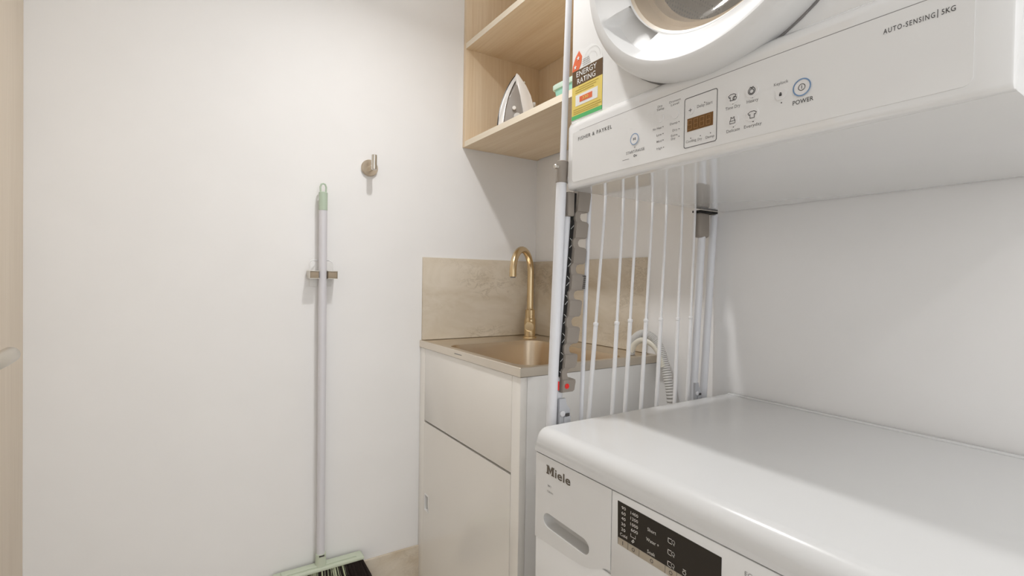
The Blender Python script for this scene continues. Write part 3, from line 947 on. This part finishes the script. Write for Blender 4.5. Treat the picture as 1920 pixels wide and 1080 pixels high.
symbol(lk, [([(0.3264, 1.3282), (0.3244, 1.3282), (0.3244, 1.3268), (0.3264, 1.3268)], True), ([(0.3263, 1.3284), (0.3259, 1.3300), (0.3249, 1.3300), (0.3245, 1.3284)], False), ([(0.3254, 1.3282), (0.3254, 1.3268)], False)], 0.0010)
pw = button(0.3014, 1.3292, 0.0092)
symbol(pw, [(disc_pts(0.3014, 1.3292, 0.0093, 30), True)], 0.0014, 'blue_ring')
symbol(pw, [(disc_pts(0.3014, 1.3292, 0.0036, 18), True), ([(0.3014, 1.3310), (0.3014, 1.3276)], False)], 0.0007)
bm = bmesh.new()
stroke(bm, rrect(0.4094, 0.4608, 1.2935, 1.3622, 0.003, 4), 0.0009, xp, True)
from_bm('display_frame', bm, 'ink', panel, smooth=False)
dw = plate('display_window', [(0.4558, 1.3333), (0.4150, 1.3333), (0.4150, 1.3154), (0.4558, 1.3154)], bow, 0.0012, 'display_brown', panel)
bm = bmesh.new()
xs_ = lambda y: bow(y) - 0.0016
for k in range(4):
    y = 0.4512 - 0.0098 * k
    a, b, c, d_ = y + 0.0030, y - 0.0030, 1.3305, 1.3182
    mz = (c + d_) / 2
    segs = [[(a, c), (b, c)], [(a, mz), (b, mz)], [(a, d_), (b, d_)], [(a, c), (a, mz)], [(b, c), (b, mz)], [(a, mz), (a, d_)], [(b, mz), (b, d_)]]
    if k == 0:
        segs = segs[:5] + segs[6:]
    for s_ in segs:
        stroke(bm, s_, 0.0009, xs_)
from_bm('digits', bm, 'digit', dw, smooth=False)
# round door
def notch(x, r, a):
    ang = math.degrees(a)
    ang = ang - 360 if ang > 180 else ang
    t = max(0.0, min(1.0, min(ang + 57, -26 - ang) / 2.5))
    if r < 0.2005 and r > 0.1585:
        return x + 0.020 * t * min(1, (0.2005 - r) / 0.010), r
    return x, r
rd = lathe_x('round_door', CY, CZ, [(DF - 0.001, 0.2235), (0.582, 0.2250), (0.569, 0.2240), (0.560, 0.2195), (0.5555, 0.2130), (0.5535, 0.2060), (0.5535, 0.2010), (0.556, 0.1985),
                                    (0.5605, 0.190), (0.5665, 0.178), (0.5735, 0.168), (0.578, 0.1615), (0.580, 0.1585), (0.584, 0.157)], 'ring', dry, 180, notch)
lathe_x('door_joint', CY, CZ, [(DF - 0.0003, 0.2265), (DF - 0.0018, 0.2262), (DF - 0.0018, 0.2225)], 'ink_soft', rd, 72)
lathe_x('gasket', CY, CZ, [(0.583, 0.1585), (0.586, 0.153), (0.600, 0.148), (0.606, 0.143), (0.607, 0.136), (0.620, 0.133), (0.624, 0.128)], 'gasket', rd, 72)
lathe_x('window_glass', CY, CZ, [(0.586, 0.1535), (0.592, 0.145), (0.603, 0.110), (0.609, 0.06), (0.611, 0.0005)], 'glass', rd, 72)
lathe_x('drum', CY, CZ, [(0.6205, 0.200), (0.640, 0.255), (0.95, 0.255), (0.955, 0.25)], 'drum', dry, 72)
lathe_x('drum_back', CY, CZ, [(0.952, 0.253), (0.945, 0.12), (0.945, 0.0005)], 'drum_glare', dry, 48)
for k in range(3):
    a = math.radians(-90 + 120 * k + 14)
    bm = bmesh.new()
    add_box(bm, 0.65, 0.94, -0.012, 0.012, 0.18, 0.254, 0.008, 3)
    bm.transform(Matrix.Translation((0, CY, CZ)) @ Matrix.Rotation(a - math.pi / 2, 4, 'X'))
    from_bm('drum_lifter', bm, 'drum_glare', dry)
# energy label on the front face
xe = lambda y: DF - 0.0002
LY0, LY1 = 0.7270, 0.6460
lab = plate('energy_label', [(LY0, 1.4035), (LY1, 1.4035), (LY1, 1.4930), (0.6500, 1.5080), (0.6620, 1.5215), (0.6760, 1.5280), (0.6920, 1.5250), (0.7060, 1.5285), (0.7190, 1.5170), (LY0, 1.4930)], xe, 0.0002, 'label_white', dry)
def lplate(name, pts, m, d_):
    return plate(name, pts, lambda y: DF - 0.0004 - d_, 0.0002, m, lab)
lplate('label_band', [(LY0, 1.4640), (LY1, 1.4640), (LY1, 1.4930), (LY0, 1.4930)], 'label_brown', 0.0)
lplate('label_band', [(LY0, 1.4110), (LY1, 1.4110), (LY1, 1.4640), (LY0, 1.4640)], 'label_yellow', 0.0)
lplate('label_band', [(LY0, 1.4036), (LY1, 1.4036), (LY1, 1.4110), (LY0, 1.4110)], 'label_green', 0.0)
lplate('label_panel', [(0.7165, 1.4274), (0.6571, 1.4274), (0.6571, 1.4474), (0.7165, 1.4474)], 'label_white', 0.0003)
lplate('label_panel', [(0.7050, 1.4326), (0.6710, 1.4326), (0.6710, 1.4425), (0.7050, 1.4425)], 'label_red', 0.0006)
wall_text('label_digits', '330', 0.6965, 0.6810, 1.4350, 0.0055, lambda y: DF - 0.0015, 'label_yellow', lab, bold=0.01)
wall_text('label_lettering', 'ENERGY', 0.7150, 0.6608, 1.4803, 0.0096, lambda y: DF - 0.0009, 'label_white', lab, bold=0.008)
wall_text('label_lettering', 'RATING', 0.7125, 0.6636, 1.4672, 0.0094, lambda y: DF - 0.0009, 'label_white', lab, bold=0.008)
lplate('label_panel', [(LY0, 1.4932), (0.7259, 1.5036), (0.7184, 1.5184), (0.7090, 1.5272), (0.7006, 1.5148), (0.7025, 1.5026), (0.7088, 1.4932)], 'label_red', 0.0002)
bm = bmesh.new()
for sy, sz in ((0.7105, 1.5141), (0.7185, 1.4998)):
    q = []
    for k in range(10):
        a = math.pi / 2 + math.pi * k / 5
        rr = 0.0046 if k % 2 == 0 else 0.0019
        q.append((sy + rr * math.cos(a), sz + rr * math.sin(a)))
    bm.faces.new([bm.verts.new((DF - 0.0013, y, z)) for y, z in q])
from_bm('label_stars', bm, 'label_white', lab, smooth=False)
bm = bmesh.new()
for k in range(4):
    stroke(bm, [(0.6985 - 0.001 * (k == 0), 1.4965 + 0.0036 * k), (0.6770 + 0.0014 * k, 1.4965 + 0.0036 * k)], 0.0009, lambda y: DF - 0.0009)
from_bm('label_smallprint', bm, 'ink_soft', lab, smooth=False)['kind'] = 'stuff'
bm = bmesh.new()
for z, a, b in ((1.4600, 0.708, 0.656), (1.4560, 0.717, 0.662), (1.4520, 0.717, 0.668), (1.4215, 0.722, 0.650), (1.4175, 0.722, 0.648), (1.4140, 0.722, 0.655)):
    stroke(bm, [(a, z), (b, z)], 0.0011, lambda y: DF - 0.0009)
from_bm('label_smallprint', bm, 'label_line', lab, smooth=False)['kind'] = 'stuff'
bm = bmesh.new()
for rr in (0.0215, 0.013):
    stroke(bm, [(0.6735 + rr * math.cos(math.radians(a)), 1.5000 + rr * math.sin(math.radians(a))) for a in range(0, 181, 10)], 0.0005, lambda y: DF - 0.0009)
from_bm('label_outline', bm, 'recess', lab, smooth=False)

# ------------------------------------------------------------------ folded clothes airer
AY = 0.7425
air = empty('clothes_airer', (0.82, AY, 0), 'folded white clothes airer standing between the cabinet and the washing machine', 'clothes airer')
def ax(x1, s, z):
    return x1 + s * (z - 1.0)
def leg(x1, s, r, z0, z1, m='tube', y=AY, name='leg'):
    return cyl(name, (ax(x1, s, z0), y, z0), (ax(x1, s, z1), y, z1), r, m, air, 22, 0.0015)
leg(0.5772, 0.0323, 0.0098, 0.012, 1.295)                      # front leg, thick
leg(0.5812, 0.0247, 0.0060, 1.29, 1.90, 'tube', AY, 'telescopic_rod')
leg(0.5972, 0.0370, 0.0086, 0.012, 1.262, 'tube', 0.7500)
leg(0.9950, 0.0500, 0.0085, 0.012, 1.265, 'tube', AY)
leg(1.0330, 0.0620, 0.0088, 0.30, 1.268, 'tube', AY)
sl = cyl('sleeve', (ax(0.5772, 0.0323, 1.290) , AY, 1.290), (ax(0.5772, 0.0323, 1.331), AY, 1.331), 0.0112, 'taupe', air, 22, 0.001)
cyl('sleeve_screw', (0.575, AY - 0.003, 1.318), (0.566, AY - 0.004, 1.318), 0.0042, 'chrome', sl, 12, 0.001)
box('end_cap', 0.5965, 0.6125, 0.7330, 0.7560, 1.2285, 1.2745, 'taupe', air, 0.003)
es = box('end_cap', 0.9860, 1.0240, 0.7325, 0.7530, 1.2120, 1.2700, 'taupe', air, 0.007, 4)
box('clamp_plate', 0.985, 1.048, 0.7310, 0.7540, 1.2700, 1.2745, 'black', air)
box('plate_tip', 1.0465, 1.0560, 0.7340, 0.7420, 1.2640, 1.2750, 'wire', air, 0.001)
# wires: thin upper rod sliding in a thicker lower rod, with a collar
WIRES = [(0.6462, 0.0284, 0.0), (0.6798, 0.0781, 1.0198), (0.7384, 0.0464, 1.0200), (0.7764, 0.0553, 1.0239), (0.8242, 0.0545, 1.0228),
         (0.8715, 0.0457, 1.0240), (0.9289, 0.0290, 1.0230), (0.9735, 0.0313, 1.0250)]
for x1, s, zc in WIRES:
    y = AY + (0.002 if zc else -0.004)
    if zc == 0.0:
        cyl('rail', (ax(x1, s, 0.08), y, 0.08), (ax(x1, s, 1.305), y, 1.305), 0.0042, 'tube', air, 14, 0.001)
        continue
    bm = bmesh.new()
    add_tube(bm, [(ax(x1, s, 0.08), y, 0.08), (ax(x1, s, zc), y, zc)], 0.0044, 14)
    add_tube(bm, [(ax(x1, s, zc - 0.01), y, zc - 0.01), (ax(x1, s, 1.305), y, 1.305)], 0.0030, 12)
    rl = from_bm('rail', bm, 'wire', air)
    cyl('collar', (ax(x1, s, zc - 0.002), y, zc - 0.002), (ax(x1, s, zc + 0.004), y, zc + 0.004), 0.0052, 'wire', rl, 14, 0.0008)
tube('crossbar', [(0.6075, 0.7555, 1.300), (1.02, 0.7555, 1.300)], 0.0065, 'tube', air, 14)
tube('crossbar', [(ax(0.5772, 0.0323, 0.085), AY, 0.085), (0.945, AY, 0.085)], 0.0065, 'tube', air, 14)
# hanger comb: scalloped taupe strip beside the front legs, over a black backing
def cx0(z):                      # left edge of comb
    return 0.6208 + (z - 1.2755) * 0.0855
teeth = [(1.2790, 1.2381), (1.2199, 1.1874), (1.1701, 1.1385), (1.1191, 1.0884), (1.0700, 1.0383), (1.0188, 0.9869), (0.9674, 0.9406), (0.9199, 0.8952)]
outl_r, outl_l = [], []
for i, (zt, zb) in enumerate(teeth):
    wd = 0.0315 if i != 3 else 0.036
    L = cx0((zt + zb) / 2)
    outl_r += [(cx0(zt) + wd - 0.006, zt), (cx0(zt) + wd - 0.001, zt - 0.0022), (cx0(zt) + wd, zt - 0.004), (cx0(zb) + wd - 0.001, zb + 0.003), (cx0(zb) + wd - 0.004, zb)]
    outl_l += [(cx0(zt), zt), (cx0(zb), zb)]
    if i < len(teeth) - 1:
        zn = teeth[i + 1][0]
        xm = cx0((zb + zn) / 2)
        zm = (zb + zn) / 2
        outl_r += [(xm + 0.0190, zb - 0.0005), (xm + 0.0125, zb - 0.0025), (xm + 0.0098, zm + 0.0025), (xm + 0.0095, zm - 0.001), (xm + 0.0110, zm - 0.0055), (xm + 0.0145, zn + 0.001)]
        outl_l += [(xm - 0.0025, zb - 0.004), (xm - 0.0025, zn + 0.004)]
bm = bmesh.new()
add_prism(bm, outl_r + outl_l[::-1], lambda x, z: (x, 0.7335, z), lambda x, z: (x, 0.7480, z))
comb = from_bm('hanger_comb', bm, 'taupe', air, angle=30)
for i, (zt, zb) in enumerate(teeth):          # raised tooth pads
    wd = 0.0315 if i != 3 else 0.030
    bm = bmesh.new()
    a, b = cx0(zt), cx0(zb)
    add_prism(bm, [(a + 0.001, zt - 0.001), (a + wd - 0.006, zt - 0.002), (a + wd - 0.001, zt - 0.006), (b + wd - 0.002, zb + 0.003), (b + wd - 0.005, zb + 0.001), (b + 0.001, zb + 0.001)],
              lambda x, z: (x, 0.7318, z), lambda x, z: (x, 0.7336, z))
    from_bm('tooth_pad', bm, 'taupe', comb, angle=30)
for k in range(7):                              # ribs on the fourth tooth
    z = 1.1155 - 0.0038 * k
    box('grip_rib', cx0(z) + 0.026, cx0(z) + 0.0355, 0.7322, 0.7336, z - 0.0009, z + 0.0009, 'iron_sole', comb)
cyl('release_button', (0.5995, 0.7300, 0.9070), (0.5995, 0.7335, 0.9070), 0.0050, 'red', comb, 20, 0.0008)
box('release_tab', 0.5800, 0.5840, 0.7345, 0.7385, 0.900, 0.917, 'red', comb, 0.001)
bm = bmesh.new()
add_prism(bm, [(0.6250, 1.274), (0.6135, 1.274), (0.5850, 0.925), (0.5945, 0.925)], lambda x, z: (x, 0.7385, z), lambda x, z: (x, 0.7405, z))
from_bm('comb_backing', bm, 'black', air, smooth=False)
bm = bmesh.new()
for k in range(16):
    z = 1.205 - 0.018 * k
    x = 0.6105 + (z - 1.2) * 0.080
    add_tube(bm, [(x - 0.003, 0.7380, z), (x + 0.004, 0.7380, z - 0.007 if k % 2 else z + 0.007)], 0.0006, 5)
from_bm('backing_stitch', bm, 'recess', air)
# hinge brackets near the washing machine lid
def bracket(x, z, s, w):
    t = bmesh.new()
    q = [(0, 0.046), (0.014, 0.046), (0.017, 0.034), (0.025, 0.024), (0.026, 0.0), (0.026, -0.06), (0, -0.06)]
    add_prism(t, [(x + a * s, z + b * s) for a, b in q], lambda a, b: (a, 0.7325, b), lambda a, b: (a, 0.7375, b))
    o = from_bm('hinge_bracket', t, 'grey_clip', air, angle=30)
    cyl('hinge_pin', (x + 0.006 * s, 0.7290, z + 0.018 * s), (x + 0.006 * s, 0.7325, z + 0.018 * s), 0.0058 * s, 'tube', o, 18, 0.0008)
    box('hinge_clip', x + 0.010 * s, x + 0.0255 * s, 0.7300, 0.7325, z - 0.05 * s, z + 0.012 * s, 'grey_clip', o, 0.0006)
    box('hinge_slot', x + 0.013 * s, x + 0.022 * s, 0.7296, 0.7301, z + 0.012 * s, z + 0.018 * s, 'ink', o)
bracket(0.5835, 0.838, 1.0, 1)
bracket(0.9805, 0.836, 0.85, 1)

# ------------------------------------------------------------------ drain hose over the sink edge
hose = empty('drain_hose', (1.02, 0.87, 0.78), 'pale corrugated drain hose hooked over the right end of the sink', 'hose')
def bez(p, n):
    out = []
    for i in range(len(p) - 1):
        p0 = Vector(p[max(0, i - 1)])
        p1, p2 = Vector(p[i]), Vector(p[i + 1])
        p3 = Vector(p[min(len(p) - 1, i + 2)])
        for k in range(n):
            t = k / n
            out.append(0.5 * ((2 * p1) + (p2 - p0) * t + (2 * p0 - 5 * p1 + 4 * p2 - p3) * t * t + (3 * p1 - p0 - 3 * p2 + p3) * t ** 3))
    out.append(Vector(p[-1]))
    return out
HP = [(1.005, 0.958, 0.9105), (1.006, 0.955, 0.935), (1.010, 0.945, 0.957), (1.017, 0.925, 0.9685), (1.024, 0.900, 0.960), (1.028, 0.880, 0.938), (1.030, 0.866, 0.905), (1.031, 0.853, 0.86), (1.032, 0.842, 0.80), (1.032, 0.835, 0.70), (1.032, 0.83, 0.45), (1.032, 0.80, 0.20)]
hp = bez(HP, 16)
ribbed = [0.0108 + (0.0011 if i % 2 else -0.0011) for i in range(len(hp))]
tube('corrugated_hose', hp, ribbed, 'hose', hose, 18)
gp = bez([(a - 0.004, b - (0.0 if i < 3 else 0.004), c - 0.016) for i, (a, b, c) in enumerate(HP[1:7])], 10)
tube('hose_bend', gp, 0.0085, 'hose_guide', hose, 14)

# ------------------------------------------------------------------ broom, holder, hook on the back wall
PX, PY = 0.3122, 1.4660
br = empty('broom', (PX, PY, 0.17), 'pale green broom with white handle hanging on the wall', 'broom')
cyl('handle', (PX + 0.003, PY, 0.285), (PX, PY, 1.305), 0.0112, 'handle', br, 24)
gr_ = cyl('grip', (PX, PY, 1.292), (PX, PY, 1.3445), 0.0118, 'mint', br, 24, 0.002)
lp = [(PX - 0.007, PY, 1.343), (PX - 0.0078, PY, 1.359), (PX - 0.005, PY, 1.3665), (PX, PY, 1.3685), (PX + 0.005, PY, 1.3665), (PX + 0.0078, PY, 1.359), (PX + 0.007, PY, 1.343)]
tube('hanging_loop', lp, 0.0024, 'mint', gr_, 10)
tube('socket', [(PX + 0.003, PY - 0.001, 0.288), (PX + 0.003, PY - 0.001, 0.304), (PX + 0.003, PY - 0.001, 0.325)], [0.0155, 0.0145, 0.0138], 'mint_pale', br, 24)
box('socket_pin', PX - 0.004, PX + 0.010, PY - 0.0155, PY - 0.010, 0.3205, 0.3245, 'ink', br)
bm = bmesh.new()
hx0, hx1 = 0.192, 0.4340
add_box(bm, hx0, hx1, 1.446, 1.486, 0.2805, 0.2915, 0.004, 3)
add_box(bm, hx0 + 0.02, hx1 - 0.02, 1.455, 1.478, 0.290, 0.2955, 0.003, 2)
from_bm('head', bm, 'mint_pale', br)
def bristles(name, x0, x1, m, count):
    bm = bmesh.new()
    for k in range(count):
        x = x0 + (x1 - x0) * random.random()
        y = 1.449 + 0.032 * random.random()
        t = (x - 0.313) / 0.122
        fx = x + 0.045 * t + random.uniform(-0.004, 0.004)
        fy = y - 0.022 * (1 - (y - 1.449) / 0.032) + random.uniform(-0.004, 0.004)
        z1 = 0.172 + random.uniform(-0.004, 0.006)
        a = Vector((x, y, 0.2815))
        b = Vector((fx, fy, z1))
        mid = (a + b) / 2 + Vector((0.003 * t, -0.001, 0))
        r = 0.0010
        vs = []
        for p, rr in ((a, r), (mid, r), (b, r * 0.6)):
            vs.append([bm.verts.new(p + Vector((rr * math.cos(q), rr * math.sin(q), 0))) for q in (0, 2.1, 4.2)])
        for p, q in zip(vs[:-1], vs[1:]):
            for i in range(3):
                bm.faces.new((p[i], p[(i + 1) % 3], q[(i + 1) % 3], q[i]))
        bm.faces.new(vs[-1])
    o = from_bm(name, bm, m, br)
    o['kind'] = 'stuff'
    return o
bristles('bristles', hx0 + 0.004, 0.276, 'bristle_dark', 900)
bristles('bristles', 0.276, 0.378, 'bristle_pale', 330)
bristles('bristles', 0.276, 0.378, 'bristle_dark', 330)  # dark strands stand in for the shaded gaps between the pale bristles
bristles('bristles', 0.378, hx1 - 0.004, 'bristle_dark', 800)

hl = empty('broom_holder', (PX, YA, 1.11), 'white wall clip with tan pads gripping the broom handle', 'holder')
box('back_plate', PX - 0.030, PX + 0.030, YA - 0.0035, YA - 0.0002, 1.080, 1.150, 'plastic', hl, 0.001)
for s_ in (-1, 1):
    # sprung arm, round end pad, metal rims
    bm = bmesh.new()
    xi, xo = PX + s_ * 0.0125, PX + s_ * 0.0365
    add_box(bm, xi, xo, 1.449, YA - 0.003, 1.1035, 1.1225, 0.002, 2)
    ar = from_bm('arm', bm, 'pad', hl)
    xe0, xe1 = PX + s_ * 0.0115, PX + s_ * 0.0375
    bm = bmesh.new()
    add_box(bm, xe0, xe1, 1.4475, YA - 0.003, 1.1225, 1.1240)
    add_box(bm, xe0, xe1, 1.4475, YA - 0.003, 1.1020, 1.1035)
    add_box(bm, xo, xe1, 1.4475, YA - 0.003, 1.1035, 1.1225)
    from_bm('arm_rim', bm, 'satin', ar)
wl = [(PX - 0.034, 1.466, 1.124), (PX - 0.035, 1.467, 1.143), (PX - 0.031, 1.468, 1.1515), (PX - 0.022, 1.469, 1.154), (PX - 0.010, 1.482, 1.154), (PX + 0.010, 1.482, 1.154),
      (PX + 0.019, 1.469, 1.153), (PX + 0.027, 1.468, 1.149), (PX + 0.029, 1.467, 1.141), (PX + 0.030, 1.466, 1.124)]
tube('wire_loop', wl, 0.0016, 'wire', hl, 10)

hk = empty('wall_hook', (0.448, YA, 1.434), 'small round brushed nickel robe hook on the wall', 'hook')
cyl('rose', (0.448, YA - 0.009, 1.434), (0.448, YA - 0.0002, 1.434), 0.0245, 'nickel', hk, 36, 0.0012)
cyl('stem', (0.448, 1.437, 1.431), (0.448, YA - 0.008, 1.431), 0.0078, 'nickel', hk, 20)
cyl('peg', (0.447, 1.440, 1.4205), (0.447, 1.440, 1.4635), 0.0080, 'chrome', hk, 24, 0.001)
